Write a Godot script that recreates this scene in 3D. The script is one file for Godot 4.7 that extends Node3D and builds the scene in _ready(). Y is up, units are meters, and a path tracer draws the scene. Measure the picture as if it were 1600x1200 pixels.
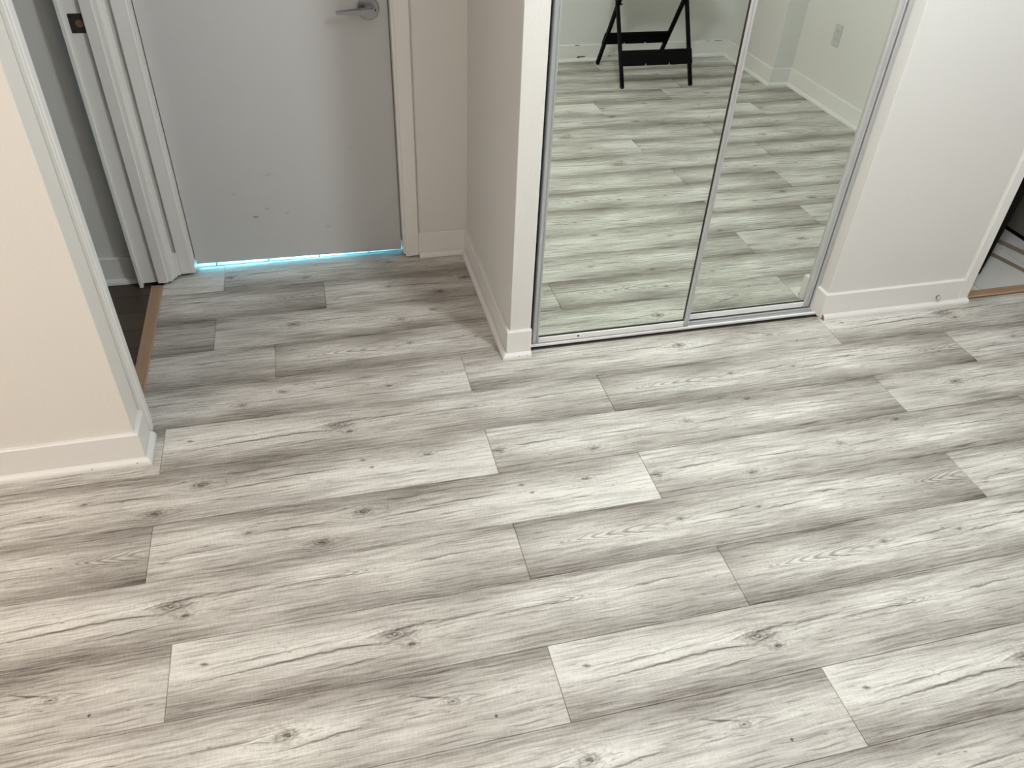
extends Node3D
# An empty room with grey laminate, an entrance alcove and mirrored closet doors.
# Metres, y up; the floor point under the camera is the origin, the planks run along x.

const W := 0.193          # plank width
const L := 1.38           # plank length
const Z0 := -2.9204       # far edge of the first row of planks
const CEIL := 2.44

var M := {}
var used := {}

# ------------------------------------------------------------------ helpers
func numbered(called: String) -> String:
	if not used.has(called):
		used[called] = 0
		return called
	used[called] += 1
	return "%s_%03d" % [called, used[called]]

func tag(o: Node, label: String, category: String, kind := "", group := "") -> void:
	o.set_meta("label", label)
	o.set_meta("category", category)
	if kind != "": o.set_meta("kind", kind)
	if group != "": o.set_meta("group", group)

func base(called: String, at := Vector3.ZERO) -> Node3D:
	var o := Node3D.new()
	o.name = numbered(called)
	add_child(o)
	o.position = at
	return o

func mb() -> SurfaceTool:
	var st := SurfaceTool.new()
	st.begin(Mesh.PRIMITIVE_TRIANGLES)
	return st

func build(st: SurfaceTool, called: String, mat: Material, parent: Node = self) -> MeshInstance3D:
	var o := MeshInstance3D.new()
	o.name = numbered(called) if parent == self else called
	st.set_material(mat)
	o.mesh = st.commit()
	o.cast_shadow = GeometryInstance3D.SHADOW_CASTING_SETTING_ON
	parent.add_child(o, true)
	return o

func tri(st: SurfaceTool, a: Vector3, b: Vector3, c: Vector3, out: Vector3, uv := []) -> void:
	var n := (b - a).cross(c - a)
	if n.length() < 1e-12: return
	var p := [a, b, c]
	var q := uv.duplicate()
	if n.dot(out) > 0.0:           # front faces run clockwise
		p = [a, c, b]
		if q: q = [uv[0], uv[2], uv[1]]
		n = -n
	for i in 3:
		st.set_normal((-n).normalized())
		if q: st.set_uv(q[i])
		st.add_vertex(p[i])

func quad(st: SurfaceTool, a: Vector3, b: Vector3, c: Vector3, d: Vector3, out: Vector3) -> void:
	tri(st, a, b, c, out)
	tri(st, a, c, d, out)

# a box with chamfered edges between two corners
func box(st: SurfaceTool, lo: Vector3, hi: Vector3, ch := 0.0, xf := Transform3D()) -> void:
	var c := (lo + hi) * 0.5
	var h := (hi - lo).abs() * 0.5
	var k: float = minf(ch, minf(h.x, minf(h.y, h.z)) * 0.9)
	var pt := func(sx: float, sy: float, sz: float, ax: int) -> Vector3:
		var s := [sx, sy, sz]
		var v := Vector3()
		for i in 3:
			v[i] = c[i] + s[i] * (h[i] - (0.0 if i == ax else k))
		return xf * v
	for ax in 3:
		var a1 := (ax + 1) % 3
		var a2 := (ax + 2) % 3
		for s in [-1.0, 1.0]:
			var q := []
			for e in [[-1.0, -1.0], [1.0, -1.0], [1.0, 1.0], [-1.0, 1.0]]:
				var sg := [0.0, 0.0, 0.0]
				sg[ax] = s; sg[a1] = e[0]; sg[a2] = e[1]
				q.append(pt.call(sg[0], sg[1], sg[2], ax))
			var nrm := Vector3(); nrm[ax] = s
			quad(st, q[0], q[1], q[2], q[3], xf.basis * nrm)
	if k <= 0.0: return
	for ax in 3:                    # edges run along ax
		var a1 := (ax + 1) % 3
		var a2 := (ax + 2) % 3
		for e in [[-1.0, -1.0], [1.0, -1.0], [1.0, 1.0], [-1.0, 1.0]]:
			var q := []
			for t in [[-1.0, a1], [1.0, a1], [1.0, a2], [-1.0, a2]]:
				var sg := [0.0, 0.0, 0.0]
				sg[ax] = t[0]; sg[a1] = e[0]; sg[a2] = e[1]
				q.append(pt.call(sg[0], sg[1], sg[2], t[1]))
			var nrm := Vector3(); nrm[a1] = e[0]; nrm[a2] = e[1]
			quad(st, q[0], q[1], q[2], q[3], xf.basis * nrm)
	for sx in [-1.0, 1.0]:
		for sy in [-1.0, 1.0]:
			for sz in [-1.0, 1.0]:
				tri(st, pt.call(sx, sy, sz, 0), pt.call(sx, sy, sz, 1), pt.call(sx, sy, sz, 2), xf.basis * Vector3(sx, sy, sz))

# a bar of rectangular section from a to b; wide is the direction its width runs along
func bar(st: SurfaceTool, a: Vector3, b: Vector3, wide: Vector3, w: float, t: float, ch := 0.002) -> void:
	var y := (b - a).normalized()
	var x := (wide - y * wide.dot(y)).normalized()
	var z := x.cross(y)
	box(st, Vector3(-w / 2, 0, -t / 2), Vector3(w / 2, (b - a).length(), t / 2), ch, Transform3D(Basis(x, y, z), a))

# sweep an open or closed section (out, up) from p to q; m0, m1 shift the ends by out (mitres)
func sweep(st: SurfaceTool, sec: Array, p: Vector3, q: Vector3, out: Vector3, m0 := 0.0, m1 := 0.0) -> void:
	var d := (q - p).normalized()
	var A := []
	var B := []
	var mid := Vector3()
	for s in sec:
		A.append(p + out * s.x + Vector3.UP * s.y + d * (m0 * s.x))
		B.append(q + out * s.x + Vector3.UP * s.y + d * (m1 * s.x))
		mid += (A[-1] + B[-1]) * 0.5 / sec.size()
	for i in sec.size():
		var j := (i + 1) % sec.size()
		quad(st, A[i], A[j], B[j], B[i], ((A[i] + A[j] + B[i] + B[j]) * 0.25 - mid).slide(d))
	for i in range(1, sec.size() - 1):
		tri(st, A[0], A[i], A[i + 1], -d)
		tri(st, B[0], B[i], B[i + 1], d)

# turn a profile of (radius, along) about an axis
func lathe(st: SurfaceTool, prof: Array, at: Vector3, axis: Vector3, n := 32) -> void:
	var u := axis.cross(Vector3(0.31, 0.87, 0.17)).normalized()
	var v := axis.cross(u)
	st.set_smooth_group(1)
	for i in n:
		var a0 := TAU * i / n
		var a1 := TAU * (i + 1) / n
		var e0 := u * cos(a0) + v * sin(a0)
		var e1 := u * cos(a1) + v * sin(a1)
		for k in prof.size() - 1:
			var p: Vector2 = prof[k]
			var q: Vector2 = prof[k + 1]
			var out := (e0 + e1) * (q.y - p.y) + axis * (p.x - q.x) * 2.0
			quad(st, at + e0 * p.x + axis * p.y, at + e1 * p.x + axis * p.y, at + e1 * q.x + axis * q.y, at + e0 * q.x + axis * q.y, out)

func mat(called: String, c: Color, rough := 0.5, metal := 0.0) -> StandardMaterial3D:
	var m := StandardMaterial3D.new()
	m.resource_name = called
	m.albedo_color = c
	m.roughness = rough
	m.metallic = metal
	M[called] = m
	return m

# ------------------------------------------------------------------ surfaces
func noise(s: int, oct := 3) -> FastNoiseLite:
	var n := FastNoiseLite.new()
	n.seed = s
	n.noise_type = FastNoiseLite.TYPE_SIMPLEX_SMOOTH
	n.frequency = 1.0
	n.fractal_octaves = oct
	n.fractal_type = FastNoiseLite.FRACTAL_FBM if oct > 1 else FastNoiseLite.FRACTAL_NONE
	return n

const LIGHT_TONE := Vector3(0.872, 0.866, 0.84)
const MID_TONE := Vector3(0.685, 0.667, 0.638)
const DARK_TONE := Vector3(0.525, 0.503, 0.475)
const CRACK_TONE := Vector3(0.33, 0.30, 0.28)

func tone(t: float) -> Vector3:
	if t < 0.35: return LIGHT_TONE.lerp(MID_TONE, maxf(t, 0.0) / 0.35)
	if t < 0.7: return MID_TONE.lerp(DARK_TONE, (t - 0.35) / 0.35)
	return DARK_TONE.lerp(CRACK_TONE, minf((t - 0.7) / 0.4, 1.0))

func ctrl(a: Array, u: float) -> float:
	var f := clampf(u / L, 0.0, 0.9999) * (a.size() - 1)
	var i := int(f)
	return lerpf(a[i], a[i + 1], smoothstep(0.0, 1.0, f - i))

# one printed decor of the laminate: burnished long edges, knots, checks and cathedral figure
func decor(d: Dictionary, s: int) -> ImageTexture:
	var w := 1216
	var h := 170
	var n1 := noise(s, 2); var n2 := noise(s + 11, 3); var n3 := noise(s + 23, 1); var n4 := noise(s + 37, 2)
	var data := PackedByteArray()
	data.resize(w * h * 3)
	var rng := RandomNumberGenerator.new()
	rng.seed = s * 7 + 3
	# random short checks as well as the drawn ones: [u, v(m), half length, half width, depth, slope]
	var checks := []
	for i in 80:
		checks.append([rng.randf() * L, (0.22 + 0.56 * rng.randf()) * W, 0.006 + 0.03 * rng.randf() * rng.randf(), 0.0004 + 0.0009 * rng.randf(), 0.16 + 0.5 * rng.randf() * rng.randf(), (rng.randf() - 0.5) * 0.10])
	for k in d.checks:
		checks.append([k[0], k[1] * W, k[2], k[3] * 1.15, k[4] * 1.6, k[5]])
	for x in w:
		var u := (x + 0.5) / w * L
		var et := ctrl(d.top, u)
		var eb := ctrl(d.bottom, u)
		var body := ctrl(d.body, u)
		var wt := 0.052 + 0.02 * n1.get_noise_2d(u * 2.3, 7.0)
		var wb := 0.056 + 0.02 * n1.get_noise_2d(u * 2.3, 19.0)
		var near := []
		for k in d.knots:
			if absf(u - k[0]) < 0.16: near.append(k)
		var cnear := []
		for k in checks:
			if absf(u - k[0]) < k[2]: cnear.append(k)
		for y in h:
			var v := (y + 0.5) / h * W
			var bend := 0.0
			var t := 0.0
			for k in near:
				var du: float = u - k[0]
				var dv: float = v - k[1] * W
				var r: float = k[2] * 1.5
				var g := exp(-(du * du / (9.0 * r * r) + dv * dv / (2.2 * r * r)))
				bend += g * r * 0.9 * (1.0 if dv > 0.0 else -1.0)
				var c := exp(-(du * du / (1.1 * r * r) + dv * dv / (0.28 * r * r)))
				var ring := 0.6 + 0.4 * sin(sqrt(du * du * 0.35 + dv * dv) / r * 13.0 + n1.get_noise_2d(u * 60.0, v * 90.0) * 4.0)
				t += 1.6 * k[3] * c * ring + 0.3 * g * maxf(0.0, n4.get_noise_2d(u * 45.0, v * 120.0) + 0.25)
			var vv := v - bend + 0.0035 * n1.get_noise_2d(u * 5.0, v * 14.0) + 0.0012 * n1.get_noise_2d(u * 17.0, v * 40.0)
			var mid := n2.get_noise_2d(u * 3.2, vv * 95.0)
			var fine := n3.get_noise_2d(u * 8.0, vv * 560.0)
			var blot := n4.get_noise_2d(u * 4.5, v * 22.0)
			var saw := n3.get_noise_2d(u * 190.0, v * 40.0)
			var rough := n4.get_noise_2d(u * 11.0, vv * 230.0)
			var ft := exp(-pow(v / wt, 1.7)) * et
			var fb := exp(-pow((W - v) / wb, 1.7)) * eb
			var edge := (ft + fb) * (1.0 + 0.25 * mid + 0.15 * rough)
			var wide := n4.get_noise_2d(u * 1.7 + 31.0, v * 9.0)
			t += 0.075 + body + 0.50 * edge + 0.16 * mid + 0.08 * fine + 0.10 * blot + 0.045 * saw + 0.13 * wide
			t += 0.34 * maxf(0.0, rough * (0.9 + 0.2 * edge) - 0.14) + 0.45 * maxf(0.0, mid - 0.28)
			for a in d.arches:
				var q: float = (u - a[0]) * a[3]
				var dv: float = v - a[1] * W + 0.003 * n1.get_noise_2d(u * 12.0, v * 30.0)
				var p: float = q - pow(absf(dv), 1.5) * a[2]
				if p > 0.0 and q < a[4]:
					var lines := pow(0.5 + 0.5 * sin(TAU * sqrt(p) / 0.062 + n1.get_noise_2d(u * 9.0, v * 60.0) * 1.2), 2.5)
					t += (0.42 * lines - 0.09) * smoothstep(0.0, 0.012, p) * smoothstep(0.055, 0.03, absf(dv)) * smoothstep(a[4], a[4] * 0.6, q)
			for k in cnear:
				var f: float = 1.0 - absf(u - k[0]) / k[2]
				var dv: float = v - k[1] - (u - k[0]) * k[5] - 0.0025 * n1.get_noise_2d(u * 22.0, k[1] * 50.0) - bend * 0.6
				t += k[4] * sqrt(f) * exp(-pow(dv / (k[3] * (0.5 + f)), 2.0))
			var c3 := tone(t)
			var o := (y * w + x) * 3
			data[o] = int(clampf(c3.x * 255.0, 0, 255))
			data[o + 1] = int(clampf(c3.y * 255.0, 0, 255))
			data[o + 2] = int(clampf(c3.z * 255.0, 0, 255))
	var im := Image.create_from_data(w, h, false, Image.FORMAT_RGB8, data)
	return ImageTexture.create_from_image(im)

func relief(s: int, size: int, fx: float, fy: float) -> ImageTexture:
	var n := noise(s, 3)
	var data := PackedByteArray()
	data.resize(size * size)
	for y in size:
		for x in size:
			# wraps: noise on a torus is not needed at this faint strength, mirror the tile instead
			var a := absf(x - size / 2.0)
			var b := absf(y - size / 2.0)
			data[y * size + x] = int(clampf(128.0 + 110.0 * n.get_noise_2d(a * fx, b * fy), 0, 255))
	return ImageTexture.create_from_image(Image.create_from_data(size, size, false, Image.FORMAT_L8, data))

func paint(called: String, c: Color, rough: float, bump: float) -> void:
	var m := mat(called, c, rough)
	m.heightmap_enabled = true
	m.heightmap_texture = M_relief
	m.heightmap_scale = bump
	m.uv1_triplanar = true
	m.uv1_world_triplanar = true
	m.uv1_scale = Vector3.ONE * 2.2
	m.metallic_specular = 0.45

var M_relief: ImageTexture

func wood(called: String, a: Color, b: Color, s: int) -> void:
	var n := noise(s, 3)
	var w := 512
	var h := 64
	var im := Image.create(w, h, false, Image.FORMAT_RGB8)
	for y in h:
		for x in w:
			var t := 0.5 + 0.7 * n.get_noise_2d(x * 0.006, y * 0.16) + 0.25 * n.get_noise_2d(x * 0.03, y * 0.7)
			im.set_pixel(x, y, a.lerp(b, clampf(t, 0, 1)))
	var m := mat(called, Color.WHITE, 0.42)
	m.albedo_texture = ImageTexture.create_from_image(im)

func materials() -> void:
	M_relief = relief(5, 256, 0.11, 0.11)
	paint("wall_paint", Color(0.83, 0.826, 0.812), 0.62, 0.05)
	paint("cream_paint", Color(0.855, 0.84, 0.815), 0.62, 0.05)
	paint("trim_paint", Color(0.865, 0.861, 0.848), 0.38, 0.02)
	paint("ceiling_paint", Color(0.87, 0.867, 0.86), 0.8, 0.05)
	mat("rawwood", Color(0.55, 0.40, 0.28), 0.7)
	mat("dirt", Color(0.30, 0.25, 0.21), 0.8)
	mat("chip", Color(0.47, 0.31, 0.19), 0.8)
	mat("aluminium", Color(0.80, 0.81, 0.82), 0.34, 0.75)
	mat("aluminium_dull", Color(0.74, 0.745, 0.75), 0.42, 0.55)
	mat("white_metal", Color(0.90, 0.905, 0.90), 0.3)
	mat("mirror", Color(0.90, 0.925, 0.895), 0.0, 1.0)
	mat("nickel", Color(0.60, 0.60, 0.61), 0.30, 0.9)
	mat("strike", Color(0.30, 0.29, 0.27), 0.42, 0.8)
	mat("brass", Color(0.50, 0.35, 0.20), 0.5, 0.3)
	mat("black_lacquer", Color(0.03, 0.028, 0.03), 0.55).metallic_specular = 0.2
	mat("black_plastic", Color(0.03, 0.03, 0.03), 0.5)
	mat("screw", Color(0.22, 0.22, 0.24), 0.35, 0.8)
	mat("plastic_white", Color(0.74, 0.74, 0.73), 0.35)
	mat("plastic_slot", Color(0.12, 0.12, 0.12), 0.6)
	mat("taupe_panel", Color(0.40, 0.385, 0.345), 0.5)
	mat("grout", Color(0.46, 0.45, 0.43), 0.9)
	mat("corridor_grout", Color(0.20, 0.24, 0.27), 0.9)
	mat("subfloor", Color(0.30, 0.27, 0.24), 0.9)
	mat("strip_wood", Color(0.50, 0.44, 0.38), 0.5)
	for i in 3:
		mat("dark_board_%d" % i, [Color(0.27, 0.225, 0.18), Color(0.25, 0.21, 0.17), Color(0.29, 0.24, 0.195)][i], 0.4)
	for i in 3:
		var m := mat("tile_%d" % i, [Color(0.80, 0.795, 0.775), Color(0.785, 0.78, 0.765), Color(0.81, 0.805, 0.79)][i], 0.22)
		m.metallic_specular = 0.5
	mat("corridor_tile", Color(0.90, 0.91, 0.92), 0.2)
	wood("oak", Color(0.60, 0.485, 0.385), Color(0.67, 0.55, 0.445), 71)
	# the entrance door: flat grey paint with a few scuffs on its lower half
	var im := Image.create(512, 1024, false, Image.FORMAT_RGB8)
	var c := Color(0.77, 0.772, 0.765)
	im.fill(c)
	for k in [[160, 930, 7, 2, 0.35], [190, 914, 3, 2, 0.3], [236, 925, 4, 1, 0.2], [205, 845, 14, 1, 0.12], [330, 960, 9, 1, 0.14], [120, 880, 3, 3, 0.1], [402, 800, 5, 2, 0.1]]:
		for y in range(-k[3], k[3] + 1):
			for x in range(-k[2], k[2] + 1):
				if absf(x / float(k[2])) + absf(y / float(k[3] + 0.5)) < 1.0:
					im.set_pixel(k[0] + x + y * 2, k[1] + y - x / 3, c.darkened(k[4]))
	var dm := mat("door_paint", Color.WHITE, 0.42)
	dm.albedo_texture = ImageTexture.create_from_image(im)
	var designs := {
		"D1": {"body": [.1, .06, .0, .1, .05], "top": [.55, .6, .7, .95, 1.0], "bottom": [1.0, .7, .6, .3, .35], "knots": [[.78, .45, .014, .55], [1.14, .45, .009, .4]], "arches": [],
			"checks": [[1.09, .36, .045, .0016, .5, .32], [1.06, .55, .05, .0011, .35, -.1], [.86, .56, .12, .0012, .4, -.06], [.68, .43, .1, .001, .35, .02], [1.224, .73, .004, .002, .8, 0.], [.35, .5, .16, .0011, .35, -.03], [.2, .62, .1, .001, .3, .02]]},
		"D2": {"body": [.0, .03, .1, .05, .12], "top": [.15, .4, .55, .5, .7], "bottom": [1.0, .95, .55, .9, 1.0], "knots": [[.54, .62, .006, .8], [.505, .43, .016, .45]], "arches": [[1.02, .4, 50., -1., .16]],
			"checks": [[.075, .36, .012, .0022, .55, .0], [.22, .40, .14, .0012, .4, -.03], [.3, .52, .26, .0016, .5, -.045], [.55, .40, .07, .0022, .35, -.2], [.66, .37, .12, .0016, .35, -.08], [.42, .72, .11, .001, .45, -.08], [.9, .42, .14, .001, .4, .03], [1.15, .38, .1, .0012, .45, -.04]]},
		"B": {"body": [.16, .05, .0, .05, .24], "top": [1.0, .85, .45, .6, 1.0], "bottom": [.85, 1.0, .95, .85, .9], "knots": [[.46, .42, .007, .55], [.70, .45, .005, .5]], "arches": [[.09, .48, 38., 1., .36], [1.185, .5, 26., 1., .22]],
			"checks": [[.62, .42, .09, .0014, .45, -.05], [.78, .5, .1, .0012, .45, -.07], [.92, .36, .06, .0016, .5, .04], [.52, .55, .1, .0009, .35, 0.], [1.05, .58, .09, .001, .3, .03]]},
		"A": {"body": [.04, .08, .06, .0, -.04], "top": [.9, .85, 1.0, .95, .7], "bottom": [.65, .6, .4, .15, .1], "knots": [[.245, .42, .006, .6], [.432, .80, .012, .6], [.546, .36, .012, .55], [1.0, .31, .005, .6], [1.022, .49, .004, .9], [1.19, .38, .007, .5]], "arches": [],
			"checks": [[.36, .45, .12, .0014, .45, .02], [.12, .62, .12, .0012, .4, -.03], [.68, .50, .13, .0014, .4, -.05], [.84, .42, .13, .0014, .45, -.02], [1.16, .72, .04, .0016, .3, .05], [.6, .7, .03, .0012, .35, 0.]]},
		"C": {"body": [.06, .0, .08, .05, .15], "top": [.3, .5, .7, .85, 1.0], "bottom": [.7, .8, .5, .9, .85], "knots": [[.02, .52, .011, .55], [.305, .78, .009, .45], [.885, .13, .007, .5], [.64, .47, .010, .4]], "arches": [],
			"checks": [[.15, .45, .1, .0014, .4, -.04], [.42, .48, .13, .0013, .42, .02], [.75, .52, .11, .0012, .4, -.03], [1.1, .46, .15, .0013, .4, .03], [.98, .62, .07, .001, .35, 0.]]},
		"F": {"body": [.12, .0, .06, .1, .0], "top": [.65, .4, .85, .7, .5], "bottom": [.35, .85, .95, .55, .15], "knots": [[.271, .43, .013, .5], [.654, .63, .009, .5], [.779, .41, .008, .5], [1.117, .6, .008, .4]], "arches": [],
			"checks": [[.4, .4, .12, .0014, .42, -.04], [.55, .55, .1, .001, .35, .02], [.9, .45, .13, .0013, .4, -.03], [1.2, .4, .09, .0012, .4, .05], [.14, .6, .1, .001, .35, .02]]},
	}
	var s := 101
	for k in designs:
		var m := mat("laminate_" + k, Color.WHITE, 0.44)
		m.albedo_texture = decor(designs[k], s)
		m.metallic_specular = 0.4
		m.texture_repeat = false
		s += 57

# ------------------------------------------------------------------ the floor
func plank(parent: Node, x0: float, x1: float, z0: float, z1: float, start: float, row_z: float, design: String) -> void:
	var g := 0.0005
	var ch := 0.0011
	var d := 0.0008
	var a := Vector3(x0 + g, 0, z0 + g)
	var b := Vector3(x1 - g, 0, z1 - g)
	var top := [Vector3(a.x + ch, 0, a.z + ch), Vector3(b.x - ch, 0, a.z + ch), Vector3(b.x - ch, 0, b.z - ch), Vector3(a.x + ch, 0, b.z - ch)]
	var rim := [Vector3(a.x, -d, a.z), Vector3(b.x, -d, a.z), Vector3(b.x, -d, b.z), Vector3(a.x, -d, b.z)]
	var uv := func(p: Vector3) -> Vector2: return Vector2(clampf((p.x - start) / L, 0.001, 0.999), clampf((p.z - row_z) / W, 0.004, 0.996))
	var st := mb()
	for k in [[0, 1, 2], [0, 2, 3]]:
		tri(st, top[k[0]], top[k[1]], top[k[2]], Vector3.UP, [uv.call(top[k[0]]), uv.call(top[k[1]]), uv.call(top[k[2]])])
	for i in 4:
		var j := (i + 1) % 4
		var out: Vector3 = ((rim[i] + rim[j]) - (a + b)) * 0.5
		out.y = 0
		var low := Vector3(0, -0.007, 0)
		for q in [[top[i], top[j], rim[j], rim[i], out + Vector3.UP * 0.2], [rim[i], rim[j], rim[j] + low, rim[i] + low, out]]:
			tri(st, q[0], q[1], q[2], q[4], [uv.call(q[0]), uv.call(q[1]), uv.call(q[2])])
			tri(st, q[0], q[2], q[3], q[4], [uv.call(q[0]), uv.call(q[2]), uv.call(q[3])])
	build(st, "plank", M["laminate_" + design], parent)

func lay_floor() -> void:
	var f := base("floor")
	tag(f, "grey washed oak laminate floor of wide staggered planks", "floor", "structure")
	var st := mb()
	box(st, Vector3(-3.1, -0.12, -2.985), Vector3(3.2, -0.0082, 1.1))
	build(st, "subfloor", M.subfloor, f)
	# one joint in each row and the decors left to right from the plank that starts there
	var joint := [-0.397, -0.025, -0.417, -0.213, 0.409, 0.841, 0.410, -0.537, 0.404, -0.459, 0.3925, -0.375, 0.325, 0.837, -0.10, 0.30, 0.81, -0.42, 0.12, 0.55, -0.2]
	var order := ["D1", "D2", "B", "A", "C", "F"]
	var first := ["C", "A", "F", "B", "D1", "B", "C", "A", "B", "D2", "D2", "D1", "F", "D2", "B", "A", "C", "D1", "F", "B", "A"]
	for r in 21:
		var z0 := Z0 + W * r
		var z1: float = minf(z0 + W, 0.98)
		var at: int = order.find(first[r])
		for k in range(-3, 4):
			var s: float = joint[r] + L * k
			var dz: String = order[posmod(at + k, 6)]
			for span in spans(z0, z1):
				var x0: float = maxf(s, span[0])
				var x1: float = minf(s + L, span[1])
				if x1 - x0 > 0.012:
					plank(f, x0, x1, maxf(z0, span[2]), minf(z1, span[3]), s, z0, dz)

	# the unlit room behind the open doorway has narrow dark boards
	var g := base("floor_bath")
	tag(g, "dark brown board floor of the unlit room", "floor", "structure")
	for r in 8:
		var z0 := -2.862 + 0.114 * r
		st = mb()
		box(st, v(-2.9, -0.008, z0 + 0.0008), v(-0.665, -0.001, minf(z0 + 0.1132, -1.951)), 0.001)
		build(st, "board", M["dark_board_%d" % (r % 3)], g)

# where the floor of a row lies between the walls: [x0, x1, z0, z1]
func spans(z0: float, z1: float) -> Array:
	var out := []
	var alcove_end := -2.135
	var hall_end := -1.842
	if z0 < hall_end:
		if z0 < alcove_end: out.append([-0.62, 0.572, z0, minf(z1, alcove_end)])
		if z1 > alcove_end: out.append([-0.62, 3.075, maxf(z0, alcove_end), minf(z1, hall_end)])
	if z1 > hall_end:
		out.append([-2.995, 3.075, maxf(z0, hall_end), z1])
	return out.filter(func(s): return s[3] - s[2] > 0.004)

# ------------------------------------------------------------------ walls
func wall(called: String, label: String, boxes: Array, paint_name := "wall_paint") -> void:
	var st := mb()
	for b in boxes: box(st, b[0], b[1], 0.0015)
	var o := build(st, called, M[paint_name])
	tag(o, label, "wall", "structure")

func v(x: float, y: float, z: float) -> Vector3:
	return Vector3(x, y, z)

func walls() -> void:
	wall("wall_left", "cream painted wall beside the dark doorway", [[v(-3.0, 0, -1.95), v(-0.59, CEIL, -1.835)]], "cream_paint")
	wall("wall_hall", "narrow wall above and beyond the dark doorway", [[v(-0.69, 2.08, -2.815), v(-0.59, CEIL, -1.95)], [v(-0.69, 0, -2.985), v(-0.59, CEIL, -2.90)], [v(-0.69, 0.014, -2.90), v(-0.59, CEIL, -2.815)]])
	wall("wall_bath", "plain wall inside the dark room", [[v(-3.0, 0, -2.985), v(-0.704, CEIL, -2.865)]])
	wall("wall_entry", "alcove wall around the grey entrance door", [[v(-0.59, 0, -2.985), v(-0.535, CEIL, -2.90)], [v(-0.59, 0.014, -2.90), v(-0.535, CEIL, -2.865)], [v(0.335, 0, -2.985), v(1.90, CEIL, -2.865)], [v(-0.535, 2.06, -2.985), v(0.335, CEIL, -2.865)]])
	wall("wall_closet", "white wall end between the alcove and the mirror doors", [[v(0.575, 0, -2.865), v(0.648, CEIL, -2.12)], [v(0.648, 2.06, -2.24), v(1.80, CEIL, -2.12)]])
	wall("wall_right", "white wall section between mirror doors and kitchen opening", [[v(1.803, 0, -2.25), v(2.44, CEIL, -2.13)], [v(1.803, 0, -2.865), v(1.90, CEIL, -2.25)], [v(2.44, 2.08, -2.25), v(3.08, CEIL, -2.13)]])
	wall("wall_side", "white room wall with a shallow jog and an outlet", [[v(3.08, 0, -4.1), v(3.2, CEIL, 0.265)], [v(2.945, 0, 0.265), v(3.2, CEIL, 0.985)]])
	wall("wall_back", "white wall behind the black folding table", [[v(-3.0, 0, 0.985), v(3.2, CEIL, 1.1)]])
	wall("wall_far", "cream wall closing the room beyond the warm lamp", [[v(-3.12, 0, -2.985), v(-3.0, CEIL, 1.1)]])
	wall("wall_kitchen", "far wall of the tiled kitchen", [[v(1.90, 0, -4.1), v(3.08, CEIL, -4.0)], [v(1.85, 0, -4.1), v(1.90, CEIL, -2.985)]])
	wall("wall_corridor", "pale walls of the bright corridor behind the entrance door", [[v(-2.1, 0, -6.6), v(1.85, CEIL, -6.5)], [v(-2.2, 0, -6.6), v(-2.1, CEIL, -2.985)], [v(1.75, 0, -6.6), v(1.85, CEIL, -2.985)]])
	wall("ceiling", "flat white ceiling", [[v(-3.2, CEIL, -6.6), v(3.3, CEIL + 0.1, 1.2)]], "ceiling_paint")

const BB := 0.106   # baseboard height
func bsec() -> Array:
	return [Vector2(0, 0.004), Vector2(0.0125, 0.004), Vector2(0.0125, BB - 0.003), Vector2(0.0098, BB), Vector2(0, BB)]
func shoe_sec() -> Array:
	var a := [Vector2(0.0127, 0.0005), Vector2(0.0285, 0.0005)]
	for i in range(1, 6):
		var t := PI / 2 * i / 5.0
		a.append(Vector2(0.0127 + 0.0158 * cos(t * 0.98), 0.004 + 0.0165 * sin(t)))
	return a

# runs: [from, to, outward, mitre at the start, mitre at the end, shoe from, shoe to]
func baseboard(called: String, label: String, runs: Array, nails := []) -> Node3D:
	var b := base(called)
	tag(b, label, "baseboard", "structure")
	for r in runs:
		var st := mb()
		sweep(st, bsec(), r[0], r[1], r[2], r[3], r[4])
		build(st, "board", M.trim_paint, b)
		if r.size() > 5 and not r[5]: continue
		st = mb()
		sweep(st, shoe_sec(), r[0], r[1], r[2], r[3], r[4])
		var sh := build(st, "shoe_molding", M.trim_paint, b)
		if nails:
			for n in nails:
				var d: Vector3 = r[1] - r[0]
				if n > d.length(): continue
				st = mb()
				lathe(st, [Vector2(0.0016, 0.0), Vector2(0.0016, 0.0012), Vector2(0.0, 0.0016)], r[0] + d.normalized() * n + r[2] * 0.0262 + Vector3.UP * 0.011, (r[2] + Vector3.UP * 0.5).normalized(), 8)
				build(st, "nail_head", M.dirt, sh)
	return b

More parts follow.
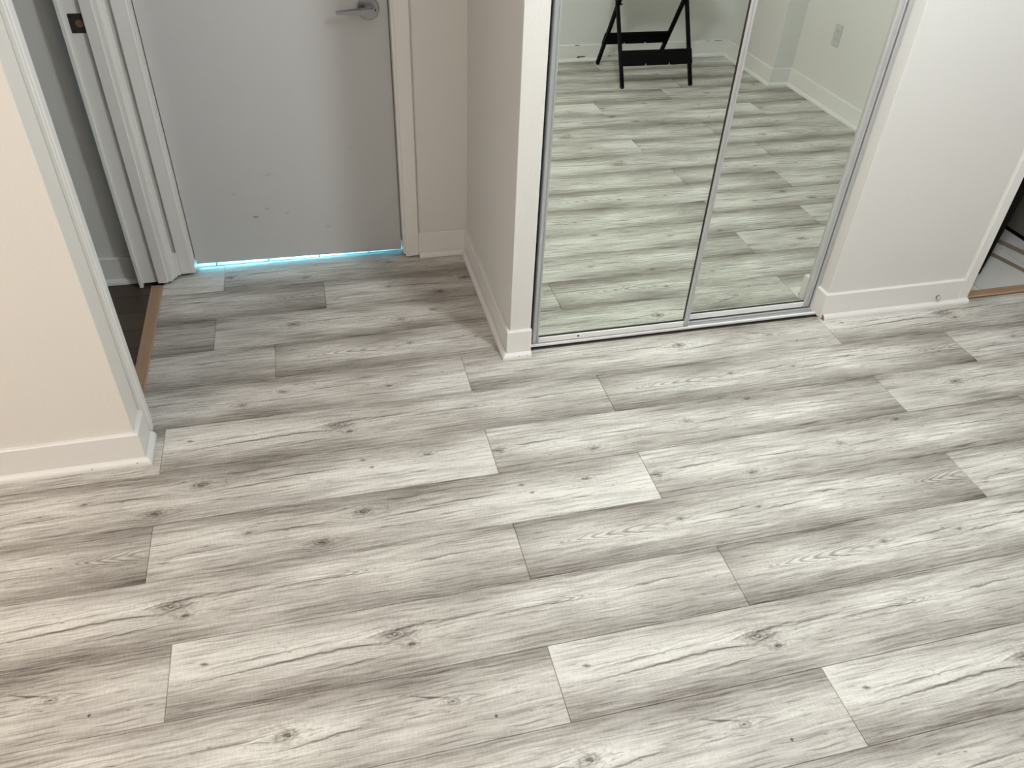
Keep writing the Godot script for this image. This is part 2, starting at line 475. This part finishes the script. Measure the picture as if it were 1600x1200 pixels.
func baseboards() -> void:
	var X := Vector3.RIGHT
	var Zp := Vector3.BACK      # +z, towards the room
	baseboard("baseboard_left", "cream lit baseboard and shoe molding turning the corner at the dark doorway",
		[[v(-3.0, 0, -1.835), v(-0.59, 0, -1.835), Zp, 0.0, 1.0], [v(-0.59, 0, -1.835), v(-0.59, 0, -1.932), X, -1.0, 0.0]], [1.62, 2.02, 2.28, 2.40])
	baseboard("baseboard_entry", "short baseboard beside the grey entrance door", [[v(0.372, 0, -2.865), v(0.575, 0, -2.865), Zp, 0.0, -1.0]], [0.06, 0.12])
	baseboard("baseboard_closet", "white baseboard wrapping the wall end beside the mirror doors",
		[[v(0.575, 0, -2.865), v(0.575, 0, -2.12), -X, 1.0, 1.0], [v(0.575, 0, -2.12), v(0.649, 0, -2.12), Zp, -1.0, 0.0]], [0.03, 0.058])
	var r := baseboard("baseboard_right", "white baseboard under the wall between mirror doors and kitchen",
		[[v(1.803, 0, -2.195), v(1.803, 0, -2.13), -X, 0.0, 1.0, false], [v(1.803, 0, -2.13), v(2.402, 0, -2.13), Zp, -1.0, 0.0, false]])
	var st := mb()
	sweep(st, shoe_sec(), v(1.801, 0, -2.13), v(2.447, 0, -2.13), Zp)
	var sh := build(st, "shoe_molding", M.trim_paint, r)
	st = mb()
	sweep(st, shoe_sec().map(func(p): return p * 0.96), v(1.7995, 0, -2.13), v(1.801, 0, -2.13), Zp)
	build(st, "cut_end", M.rawwood, sh)
	baseboard("baseboard_side", "white baseboard under the outlet following the jog",
		[[v(3.08, 0, -2.1), v(3.08, 0, 0.265), -X, 0.0, -1.0], [v(3.08, 0, 0.265), v(2.945, 0, 0.265), -Zp, 1.0, 1.0], [v(2.945, 0, 0.265), v(2.945, 0, 0.985), -X, -1.0, -1.0]])
	var b := baseboard("baseboard_back", "chipped white baseboard behind the black folding table", [[v(2.945, 0, 0.985), v(-3.0, 0, 0.985), -Zp, 1.0, -1.0]])
	for k in [[1.86, 0.030, 0.036, 0.006], [1.835, 0.027, 0.018, 0.010], [1.99, 0.029, 0.03, 0.0045], [2.06, 0.028, 0.014, 0.004], [2.86, 0.104, 0.05, 0.003], [2.78, 0.1045, 0.03, 0.002], [1.82, 0.1045, 0.028, 0.004]]:
		st = mb()
		var pts := []
		for i in 9:
			var a := TAU * i / 9.0
			pts.append(Vector2(cos(a) * k[2] * (0.75 + 0.25 * sin(i * 2.7)), sin(a) * k[3] * (0.7 + 0.3 * cos(i * 1.9))))
		for i in 9:
			var p: Vector2 = pts[i]
			var q: Vector2 = pts[(i + 1) % 9]
			tri(st, v(k[0], k[1], 0.9708), v(k[0] + p.x, k[1] + p.y, 0.9718), v(k[0] + q.x, k[1] + q.y, 0.9718), -Zp)
		build(st, "paint_chip", M.chip if k[1] < 0.05 else M.dirt, b)
	baseboard("baseboard_far", "white baseboard inside the dark room", [[v(-3.0, 0, -2.865), v(-0.69, 0, -2.865), Zp, 0.0, 0.0]])

# ------------------------------------------------------------------ frames and doors
func frames() -> void:
	# the doorway of the dark room: casings on the hall side, jambs, stops, strike plate
	var t := base("trim_1")
	tag(t, "white frame of the open dark doorway with a strike plate", "door frame", "structure")
	var st := mb()
	box(st, v(-0.5905, 0.008, -1.995), v(-0.578, 2.12, -1.934), 0.002)
	box(st, v(-0.5905, 0.008, -1.968), v(-0.572, 2.12, -1.938), 0.003)
	build(st, "casing", M.trim_paint, t)
	st = mb()
	box(st, v(-0.692, 0, -2.005), v(-0.588, 2.08, -1.95), 0.001)
	build(st, "jamb", M.trim_paint, t)
	st = mb()
	box(st, v(-0.692, 0.014, -2.862), v(-0.588, 2.08, -2.812), 0.001)
	build(st, "jamb", M.trim_paint, t)
	st = mb()
	box(st, v(-0.634, 0.014, -2.82), v(-0.598, 2.07, -2.798), 0.0015)
	build(st, "door_stop", M.trim_paint, t)
	st = mb()     # moulded casing between the dark doorway and the entrance door
	box(st, v(-0.60, 0.014, -2.850), v(-0.582, 2.14, -2.806), 0.002)
	box(st, v(-0.59, 0.014, -2.848), v(-0.5755, 2.14, -2.818), 0.003)
	box(st, v(-0.585, 0.014, -2.846), v(-0.5675, 2.14, -2.830), 0.003)
	build(st, "casing", M.trim_paint, t)
	st = mb()
	box(st, v(-0.704, 0.0, -2.850), v(-0.690, 2.14, -2.800), 0.002)
	build(st, "casing", M.trim_paint, t)
	st = mb()
	box(st, v(-0.58, 0.014, -2.866), v(-0.556, 0.108, -2.846), 0.0015)
	build(st, "filler_block", M.trim_paint, t)
	var sp := mb()
	box(sp, v(-0.678, 0.912, -2.813), v(-0.636, 0.969, -2.8105), 0.0008)
	var plate := build(sp, "strike_plate", M.strike, t)
	plate.set_meta("label", "dark metal strike plate with a brass lined latch hole")
	sp = mb()
	lathe(sp, [Vector2(0.0088, 0.0), Vector2(0.0088, 0.0006), Vector2(0.0, 0.0006)], v(-0.649, 0.940, -2.8106), Vector3.BACK, 20)
	build(sp, "latch_hole", M.brass, plate)
	sp = mb()
	lathe(sp, [Vector2(0.0112, 0.0), Vector2(0.0112, 0.0014), Vector2(0.0090, 0.0014), Vector2(0.0088, 0.0)], v(-0.649, 0.940, -2.8106), Vector3.BACK, 20)
	build(sp, "hole_rim", M.nickel, plate)
	for k in [0.919, 0.962]:
		sp = mb()
		lathe(sp, [Vector2(0.0032, 0.0), Vector2(0.0026, 0.0012), Vector2(0.0, 0.0014)], v(-0.669, k, -2.8105), Vector3.BACK, 10)
		build(sp, "screw", M.screw, plate)
	st = mb()
	box(st, v(-0.692, 2.06, -2.815), v(-0.588, 2.085, -1.95), 0.001)
	build(st, "head_jamb", M.trim_paint, t)
	st = mb()
	box(st, v(-0.5905, 2.07, -2.85), v(-0.574, 2.13, -1.936), 0.003)
	build(st, "head_casing", M.trim_paint, t)

	# the entrance door's frame
	t = base("trim_2")
	tag(t, "white casing around the grey entrance door", "door frame", "structure")
	for s in [[-0.557, -0.5085], [0.3175, 0.372]]:
		st = mb()
		box(st, v(s[0], 0.014 if s[0] < 0 else 0.004, -2.868), v(s[1], 2.10, -2.853), 0.003)
		build(st, "casing", M.trim_paint, t)
	for s in [[-0.536, -0.5025], [0.3085, 0.336]]:
		st = mb()
		box(st, v(s[0], 0.014, -2.90), v(s[1], 2.065, -2.858), 0.0015)
		box(st, v(s[0], 0.0, -2.985), v(s[1], 2.065, -2.90), 0.0015)
		build(st, "jamb", M.trim_paint, t)
	for s in [[v(-0.503, 0.03, -2.972), v(-0.484, 2.045, -2.9465)], [v(0.290, 0.03, -2.972), v(0.309, 2.045, -2.9465)], [v(-0.503, 2.025, -2.972), v(0.309, 2.046, -2.9465)]]:
		st = mb()
		box(st, s[0], s[1], 0.001)
		build(st, "door_stop", M.trim_paint, t)
	st = mb()
	box(st, v(-0.557, 2.05, -2.868), v(0.372, 2.115, -2.853), 0.003)
	build(st, "head_casing", M.trim_paint, t)
	st = mb()
	box(st, v(-0.536, 2.045, -2.985), v(0.336, 2.066, -2.858), 0.0015)
	build(st, "head_jamb", M.trim_paint, t)

	# kitchen opening
	t = base("trim_3")
	tag(t, "flat white casing at the edge of the kitchen opening", "door frame", "structure")
	st = mb()
	box(st, v(2.402, 0.004, -2.132), v(2.446, 2.12, -2.1168), 0.0025)
	build(st, "casing", M.trim_paint, t)
	st = mb()
	box(st, v(2.434, 0.004, -2.252), v(2.4455, 2.10, -2.12), 0.0015)
	build(st, "jamb", M.trim_paint, t)

	# wooden thresholds
	for k in [["trim_4", "bare oak threshold strip under the dark doorway", v(-0.664, -0.004, -2.806), v(-0.6195, 0.005, -1.997)], ["trim_5", "bare oak threshold strip at the kitchen opening", v(2.4465, -0.004, -2.182), v(3.079, 0.006, -2.1385)]]:
		st = mb()
		box(st, k[2], k[3], 0.003)
		st = with_uv(st, 0.9)
		var o := build(st, k[0], M.oak)
		tag(o, k[1], "threshold", "structure")

# give a mesh flat texture coordinates along its longer floor direction
func with_uv(st: SurfaceTool, scale: float) -> SurfaceTool:
	var a := st.commit_to_arrays()
	var p: PackedVector3Array = a[Mesh.ARRAY_VERTEX]
	var bb := AABB(p[0], Vector3.ZERO)
	for q in p: bb = bb.expand(q)
	var uv := PackedVector2Array()
	for q in p:
		var r := q - bb.position
		uv.append(Vector2(r.z, r.x + r.y) * scale * Vector2(1, 8) if bb.size.z > bb.size.x else Vector2(r.x, r.z + r.y) * scale * Vector2(1, 8))
	a[Mesh.ARRAY_TEX_UV] = uv
	var out := SurfaceTool.new()
	out.create_from_arrays(a)
	return out

func entrance_door() -> void:
	var d := base("door_1")
	tag(d, "flat grey entrance door with a lever handle and a lit gap below", "door", "structure")
	# the leaf hangs a little low on its latch side
	var x0 := -0.4995
	var x1 := 0.3055
	var y := [0.0245, 0.0125]
	var zf := -2.905
	var zb := -2.945
	var a := v(x0, y[0], zf); var b := v(x1, y[1], zf); var c := v(x1, 2.04, zf); var e := v(x0, 2.04, zf)
	var o := v(0, 0, zb - zf)
	var st := mb()
	tri(st, a, b, c, Vector3.BACK, [Vector2(0, 1), Vector2(1, 1), Vector2(1, 0)])
	tri(st, a, c, e, Vector3.BACK, [Vector2(0, 1), Vector2(1, 0), Vector2(0, 0)])
	for q in [[a, b, Vector3.DOWN], [b, c, Vector3.RIGHT], [c, e, Vector3.UP], [e, a, Vector3.LEFT]]:
		var u := [Vector2(.02, .02), Vector2(.03, .02), Vector2(.03, .03)]
		tri(st, q[0], q[1], q[1] + o, q[2], u)
		tri(st, q[0], q[1] + o, q[0] + o, q[2], u)
	tri(st, a + o, b + o, c + o, Vector3.FORWARD, [Vector2(0, 1), Vector2(1, 1), Vector2(1, 0)])
	tri(st, a + o, c + o, e + o, Vector3.FORWARD, [Vector2(0, 1), Vector2(1, 0), Vector2(0, 0)])
	build(st, "leaf", M.door_paint, d)
	st = mb()
	lathe(st, [Vector2(0.0365, 0.0), Vector2(0.0365, 0.006), Vector2(0.0345, 0.0085), Vector2(0.0, 0.0085)], v(0.239, 0.943, zf), Vector3.BACK, 40)
	var ros := build(st, "rosette", M.nickel, d)
	st = mb()
	lathe(st, [Vector2(0.0042, 0.0), Vector2(0.0042, 0.0006), Vector2(0.0, 0.0006)], v(0.262, 0.938, zf + 0.0084), Vector3.BACK, 12)
	build(st, "pin_hole", M.plastic_slot, ros)
	st = mb()
	lathe(st, [Vector2(0.0135, 0.0), Vector2(0.0135, 0.032), Vector2(0.012, 0.036), Vector2(0.0, 0.036)], v(0.240, 0.946, zf + 0.008), Vector3.BACK, 24)
	build(st, "spindle", M.nickel, d)
	# tapered flat lever pointing to the hinges
	st = mb()
	var P := [[0.256, 0.0115, 0.036, 0.058], [0.225, 0.0115, 0.038, 0.059], [0.180, 0.0085, 0.044, 0.060], [0.128, 0.0055, 0.047, 0.060]]
	var ring := []
	for k in P:
		var yc: float = 0.944 - (0.256 - k[0]) * 0.012
		ring.append([v(k[0], yc - k[1], zf + k[2]), v(k[0], yc + k[1], zf + k[2]), v(k[0], yc + k[1] * 0.75, zf + k[3]), v(k[0], yc - k[1] * 0.75, zf + k[3])])
	for i in 3:
		for j in 4:
			var n := (j + 1) % 4
			quad(st, ring[i][j], ring[i][n], ring[i + 1][n], ring[i + 1][j], [Vector3.FORWARD, Vector3.UP, Vector3.BACK, Vector3.DOWN][j])
	quad(st, ring[0][0], ring[0][1], ring[0][2], ring[0][3], Vector3.RIGHT)
	quad(st, ring[3][0], ring[3][1], ring[3][2], ring[3][3], Vector3.LEFT)
	build(st, "lever", M.nickel, d)

func mirror_door(label: String, x0: float, x1: float, zf: float, left_w: float, right_w: float) -> void:
	var d := base("mirror_closet_door", v(0, 0, 0))
	tag(d, label, "mirror door", "", "sliding mirror closet doors")
	var y0 := 0.012
	var y1 := 2.03
	var st := mb()
	box(st, v(x0 + left_w * 0.6, y0 + 0.02, zf - 0.014), v(x1 - right_w * 0.6, y1 - 0.02, zf - 0.010))
	var g := build(st, "mirror_glass", M.mirror, d)
	g.set_meta("label", "mirror glass reflecting the laminate floor")
	for s in [[x0, x0 + left_w], [x1 - right_w, x1]]:
		st = mb()
		box(st, v(s[0], y0, zf - 0.022), v(s[1], y1, zf - 0.004), 0.0015)
		box(st, v(s[0] + 0.001, y0, zf - 0.012), v(s[0] + (s[1] - s[0]) * 0.55, y1, zf), 0.002)
		box(st, v(s[1] - (s[1] - s[0]) * 0.36, y0, zf - 0.012), v(s[1] - 0.001, y1, zf - 0.001), 0.002)
		build(st, "stile", M.aluminium, d)
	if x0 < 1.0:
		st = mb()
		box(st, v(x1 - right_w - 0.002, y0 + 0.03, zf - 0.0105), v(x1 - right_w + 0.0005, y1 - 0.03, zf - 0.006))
		build(st, "gasket_and_gap_shade", M.black_plastic, d)  # painted shade: black strip for the shadow gap between glass and stile
	for s in [[y0 + 0.001, y0 + 0.0235], [y1 - 0.03, y1]]:
		st = mb()
		box(st, v(x0 + left_w, s[0], zf - 0.020), v(x1 - right_w, s[1], zf - 0.002), 0.0015)
		var rail := build(st, "rail", M.white_metal, d)
		if x0 < 1.0 and s[0] < 0.1:
			st = mb()
			lathe(st, [Vector2(0.0038, 0.0), Vector2(0.003, 0.0012), Vector2(0.0, 0.0015)], v(0.836, y0 + 0.014, zf - 0.002), Vector3.BACK, 12)
			build(st, "screw", M.screw, rail)
		st = mb()
		box(st, v(x0 + left_w, s[1] - 0.0005, zf - 0.0105), v(x1 - right_w, s[1] + 0.002, zf - 0.006))
		build(st, "gasket_and_gap_shade", M.black_plastic, d)

func closet() -> void:
	var t := base("closet_track")
	tag(t, "aluminium floor track under the sliding mirror doors", "door track")
	var st := mb()
	box(st, v(0.650, 0.0, -2.24), v(1.7985, 0.004, -2.148), 0.001)
	build(st, "plate", M.aluminium_dull, t)
	for k in [[-2.1535, 0.010], [-2.181, 0.011], [-2.212, 0.011]]:
		st = mb()
		box(st, v(0.650, 0.003, k[0] - 0.004), v(1.7985, k[1], k[0] + 0.004), 0.0015)
		build(st, "lip", M.white_metal if k[0] > -2.16 else M.aluminium_dull, t)
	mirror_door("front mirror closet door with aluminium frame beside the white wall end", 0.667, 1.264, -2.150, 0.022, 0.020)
	mirror_door("rear mirror closet door with aluminium frame beside the kitchen wall", 1.232, 1.784, -2.186, 0.020, 0.026)
	st = mb()
	box(st, v(1.7865, 0.011, -2.226), v(1.8025, 2.05, -2.183), 0.002)
	var o := build(st, "closet_jamb_channel", M.aluminium_dull)
	tag(o, "slim aluminium jamb channel beside the rear mirror door", "door channel")

func small_things() -> void:
	# outlet on the side wall
	var o := base("wall_outlet", v(3.08, 0.405, -0.112))
	tag(o, "white rectangular wall outlet above the baseboard of the jogged wall", "outlet")
	var st := mb()
	box(st, v(-0.006, -0.059, -0.0355), v(0.001, 0.059, 0.0355), 0.002)
	build(st, "cover_plate", M.plastic_white, o)
	for s in [-1.0, 1.0]:
		st = mb()
		box(st, v(-0.0078, 0.021 * s - 0.0155, -0.017), v(-0.004, 0.021 * s + 0.0155, 0.017), 0.0015)
		var r := build(st, "receptacle", M.plastic_white, o)
		for k in [-1.0, 1.0]:
			st = mb()
			box(st, v(-0.0082, 0.021 * s - 0.002, 0.0065 * k - 0.001), v(-0.007, 0.021 * s + 0.007, 0.0065 * k + 0.001))
			build(st, "slot", M.plastic_slot, r)
	# door bumper on the right baseboard
	o = base("door_bumper", v(2.30, 0.0405, -2.1175))
	tag(o, "small round metal door bumper screwed to the white baseboard", "door stop")
	st = mb()
	lathe(st, [Vector2(0.0085, 0.0), Vector2(0.0085, 0.004), Vector2(0.006, 0.006)], Vector3.ZERO, Vector3.BACK, 20)
	build(st, "flange", M.nickel, o)
	st = mb()
	lathe(st, [Vector2(0.006, 0.005), Vector2(0.0075, 0.007), Vector2(0.0075, 0.013), Vector2(0.005, 0.0155), Vector2(0.0, 0.016)], Vector3.ZERO, Vector3.BACK, 20)
	build(st, "pad", M.plastic_white, o)

# an X-legged folding table: two frames of two legs with a notched cross board each
func folding_table() -> void:
	var t := base("folding_table", v(2.177, 0, 0.65))
	tag(t, "black folding tray table with crossed legs before the back wall", "folding table")
	var hx := 0.233
	var top := 0.78
	for f in [[-0.257, 0.552, 1.0], [0.250, -0.604, -1.0]]:
		var ox: float = 0.0 if f[2] > 0 else -0.027
		var at := func(yy: float) -> float: return f[0] + f[1] * yy
		for s in [-1.0, 1.0]:
			var st := mb()
			var xx: float = (hx + ox) * s if f[2] > 0 else (hx - 0.016) * s - 0.012
			bar(st, v(xx, 0.004, at.call(0.004)), v(xx, top, at.call(top)), Vector3.BACK, 0.030, 0.019, 0.003)
			var leg := build(st, "leg", M.black_lacquer, t)
			st = mb()
			bar(st, v(xx, 0.0, at.call(0.0)), v(xx, 0.008, at.call(0.008)), Vector3.BACK, 0.026, 0.017, 0.002)
			build(st, "foot_pad", M.black_plastic, leg)
		# cross board with two small notches cut out of its lower edge
		var y0 := 0.124 if f[2] > 0 else 0.150
		var y1 := 0.204 if f[2] > 0 else 0.226
		var w := hx + 0.008 if f[2] > 0 else hx - 0.008
		var cx := 0.0 if f[2] > 0 else -0.012
		var dir := v(0, 1, f[1]).normalized()
		var st := mb()
		var cuts := [-w, -0.33 * w, -0.28 * w, 0.33 * w, 0.38 * w, w]
		var push := v(0, 0, -0.021 if f[2] > 0 else 0.021)
		for i in 5:
			var up: float = 0.009 if i % 2 == 1 else 0.0
			var m: float = (cuts[i] + cuts[i + 1]) / 2 + cx
			bar(st, v(m, y0 + up, at.call(y0 + up)) + push, v(m, y1, at.call(y1)) + push, Vector3.RIGHT, cuts[i + 1] - cuts[i], 0.014, 0.0)
		var bd := build(st, "cross_board", M.black_lacquer, t)
		for s in [-1.0, 1.0]:
			st = mb()
			var yy := (y0 + y1) / 2 + 0.012
			lathe(st, [Vector2(0.004, 0.0), Vector2(0.003, 0.0012), Vector2(0.0, 0.0015)], v((w - 0.022) * s + cx, yy, at.call(yy)) + push + v(0, 0, 0.0082 * signf(push.z)), v(0, 0, signf(push.z)), 10)
			build(st, "screw", M.screw, bd)
	for s in [-1.0, 1.0]:
		var st := mb()
		lathe(st, [Vector2(0.006, -0.022), Vector2(0.006, 0.022)], v(s * (hx - 0.008), 0.438, -0.015), Vector3.RIGHT, 12)
		build(st, "pivot_bolt", M.screw, t)
	var st := mb()
	box(st, v(-0.27, top - 0.004, -0.235), v(0.25, top + 0.016, 0.225), 0.004)
	build(st, "tray_top", M.black_lacquer, t)

# the tiled kitchen seen past the right wall, and the corridor under the door
func tiles(called: String, label: String, x: Array, z: Array, px: float, pz: float, ox: float, oz: float, grout: String, mats: Array, gap: float, y: float) -> void:
	var f := base(called)
	tag(f, label, "floor", "structure")
	var st := mb()
	box(st, v(x[0], -0.12, z[0]), v(x[1], y - 0.0022, z[1]))
	build(st, "grout_bed", M[grout], f)
	var i0 := int(floor((x[0] - ox) / px))
	var j0 := int(floor((z[0] - oz) / pz))
	for i in range(i0, i0 + 60):
		for j in range(j0, j0 + 60):
			var a := ox + px * i
			var c := oz + pz * j
			var x0: float = maxf(a, x[0]); var x1: float = minf(a + px, x[1])
			var z0: float = maxf(c, z[0]); var z1: float = minf(c + pz, z[1])
			if x1 - x0 < 0.006 or z1 - z0 < 0.006: continue
			st = mb()
			box(st, v(x0 + gap / 2, y - 0.006, z0 + gap / 2), v(x1 - gap / 2, y, z1 - gap / 2), 0.0012)
			build(st, "tile", M[mats[(i * 7 + j * 3) % mats.size()]], f)

func kitchen() -> void:
	tiles("floor_kitchen", "pale ceramic tile floor beyond the kitchen opening", [2.442, 3.079], [-3.2, -2.182], 0.335, 0.335, 2.575, -2.472, "grout", ["tile_0", "tile_1", "tile_2"], 0.0035, 0.001)
	var st := mb()
	box(st, v(1.90, -0.12, -4.0), v(3.08, -0.001, -3.2))
	box(st, v(1.90, -0.12, -3.2), v(2.442, -0.001, -2.25))
	var o := build(st, "floor_pantry", M.grout)
	tag(o, "unlit floor deeper in the kitchen", "floor", "structure")
	st = mb()
	box(st, v(3.066, 0.001, -3.6), v(3.0805, 0.017, -2.26), 0.002)
	o = build(st, "baseboard_kitchen", M.black_lacquer)
	tag(o, "thin black skirting along the kitchen wall", "baseboard", "structure")
	st = mb()
	box(st, v(3.066, 0.018, -3.6), v(3.0795, 0.9, -2.262), 0.002)
	o = build(st, "kitchen_panel", M.taupe_panel)
	tag(o, "dark taupe cabinet panel above the thin black kitchen skirting", "cabinet panel")
	# folded black table leaning just behind the casing
	var t := base("folded_table", v(2.52, 0, -2.292))
	tag(t, "folded black table frame leaning inside the kitchen opening", "folding table")
	for k in [[0.104, 0.178], [-0.03, 0.03]]:
		st = mb()
		bar(st, v(k[0], 0.008, 0), v(k[1], 0.95, 0.012), Vector3.RIGHT, 0.046, 0.019, 0.003)
		var leg := build(st, "leg", M.black_lacquer, t)
		st = mb()
		lathe(st, [Vector2(0.011, 0.0), Vector2(0.011, 0.010), Vector2(0.0, 0.012)], v(k[0], 0.0, 0), Vector3.UP, 14)
		build(st, "foot_pad", M.black_plastic, leg)
	st = mb()
	bar(st, v(-0.04, 0.2, -0.018), v(0.125, 0.2, -0.018), Vector3.UP, 0.07, 0.014, 0.002)
	build(st, "cross_board", M.black_lacquer, t)
	# two offcut strips lying on the tiles
	for k in [["dusty brown wood strip lying on the kitchen tiles near the oak threshold", v(2.805, 0.001, -2.52), v(2.885, 0.001, -2.215), 0.028, 0.004], ["dusty brown wood strip with a painted black shadow line lying near the kitchen skirting", v(2.93, 0.001, -2.56), v(3.03, 0.001, -2.235), 0.022, 0.010]]:
		var s := base("wood_strip", k[1])
		tag(s, k[0], "wood strip", "", "offcut strips on the kitchen floor")
		st = mb()
		var d: Vector3 = k[2] - k[1]
		bar(st, v(0, k[4] / 2, 0), d + v(0, k[4] / 2, 0), Vector3.RIGHT, k[3], k[4], 0.001)
		build(st, "strip", M.strip_wood, s)
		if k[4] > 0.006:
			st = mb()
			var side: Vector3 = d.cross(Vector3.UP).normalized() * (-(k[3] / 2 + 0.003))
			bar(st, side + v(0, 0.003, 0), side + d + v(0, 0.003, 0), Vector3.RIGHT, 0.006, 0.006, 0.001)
			build(st, "gap_shade", M.black_plastic, s)  # black bar drawn as the shaded gap beneath this strip

func corridor() -> void:
	tiles("floor_corridor", "white corridor tiles glowing under the entrance door", [-1.03, 1.17], [-3.12, -2.921], 0.2015, 0.2, -0.431, -3.12, "corridor_grout", ["corridor_tile"], 0.0045, 0.001)
	var st := mb()
	box(st, v(-2.1, -0.12, -6.5), v(1.75, 0.001, -3.12))
	var o := build(st, "floor_lobby", M.corridor_tile)
	tag(o, "pale corridor floor outside the entrance door", "floor", "structure")

# ------------------------------------------------------------------ lamps
func lamp(called: String, label: String, at: Vector3, col: Color, energy: float, radius: float, glow: float, drop := 0.0) -> void:
	var o := base(called, at)
	tag(o, label, "ceiling lamp")
	var st := mb()
	lathe(st, [Vector2(0.0, 0.0), Vector2(0.10, 0.0), Vector2(0.10, -0.022), Vector2(0.0, -0.022)], Vector3.ZERO, Vector3.UP, 32)
	build(st, "base_plate", M.white_metal, o)
	if drop > 0.0:
		st = mb()
		lathe(st, [Vector2(0.0035, -drop - 0.04), Vector2(0.0035, -0.01)], Vector3.ZERO, Vector3.UP, 10)
		build(st, "cord", M.black_plastic, o)
	var g := mat("glow_" + called, Color(0.95, 0.95, 0.93), 0.4)
	g.emission_enabled = true
	g.emission = col
	g.emission_energy_multiplier = glow
	st = mb()
	var prof := []
	for i in 13:
		var a := PI * i / 12.0
		prof.append(Vector2(sin(a) * radius * 1.25, -0.03 - drop - radius + cos(a) * radius))
	lathe(st, prof, Vector3.ZERO, Vector3.DOWN * -1.0, 32)
	build(st, "lamp_globe", g, o)
	var l := OmniLight3D.new()
	l.name = called + "_light"
	l.light_color = col
	l.light_energy = energy
	l.light_size = radius * 0.9
	l.omni_range = 14.0
	l.omni_attenuation = 2.0
	l.shadow_enabled = true
	o.add_child(l)
	l.position = Vector3(0, -0.03 - drop - radius, 0)

func _ready() -> void:
	var cam := Camera3D.new()
	cam.name = "camera"
	cam.position = Vector3(0, 1.6438, 0)
	cam.basis = Basis.from_euler(Vector3(deg_to_rad(-38.88993), deg_to_rad(-15.56929), deg_to_rad(2.72824)))
	cam.fov = 52.0933
	cam.near = 0.05
	cam.far = 40.0
	cam.current = true
	add_child(cam)
	var env := Environment.new()
	env.background_mode = Environment.BG_COLOR
	env.background_color = Color.BLACK
	env.ambient_light_source = Environment.AMBIENT_SOURCE_DISABLED
	env.tonemap_mode = Environment.TONE_MAPPER_LINEAR
	env.tonemap_exposure = 1.0
	env.sdfgi_enabled = true
	env.ssao_enabled = true
	env.ssil_enabled = true
	var we := WorldEnvironment.new()
	we.name = "environment"
	we.environment = env
	add_child(we)
	materials()
	# the room's two lamps and the corridor's
	lamp("ceiling_lamp", "round white ceiling lamp near the mirror doors", v(1.22, CEIL, -1.09), Color(0.965, 0.99, 1.0), 2.2, 0.11, 4.0)
	lamp("pendant_lamp", "round warm pendant lamp over the left part of the room", v(-2.15, CEIL, 0.0), Color(1.0, 0.925, 0.865), 1.58, 0.09, 5.0, 0.8)
	lamp("corridor_lamp", "round bluish pendant lamp of the corridor", v(-0.1, CEIL, -6.15), Color(0.46, 0.85, 1.0), 31.0, 0.1, 15.0, 0.5)
	walls()
	lay_floor()
	baseboards()
	frames()
	entrance_door()
	closet()
	folding_table()
	kitchen()
	corridor()
	small_things()
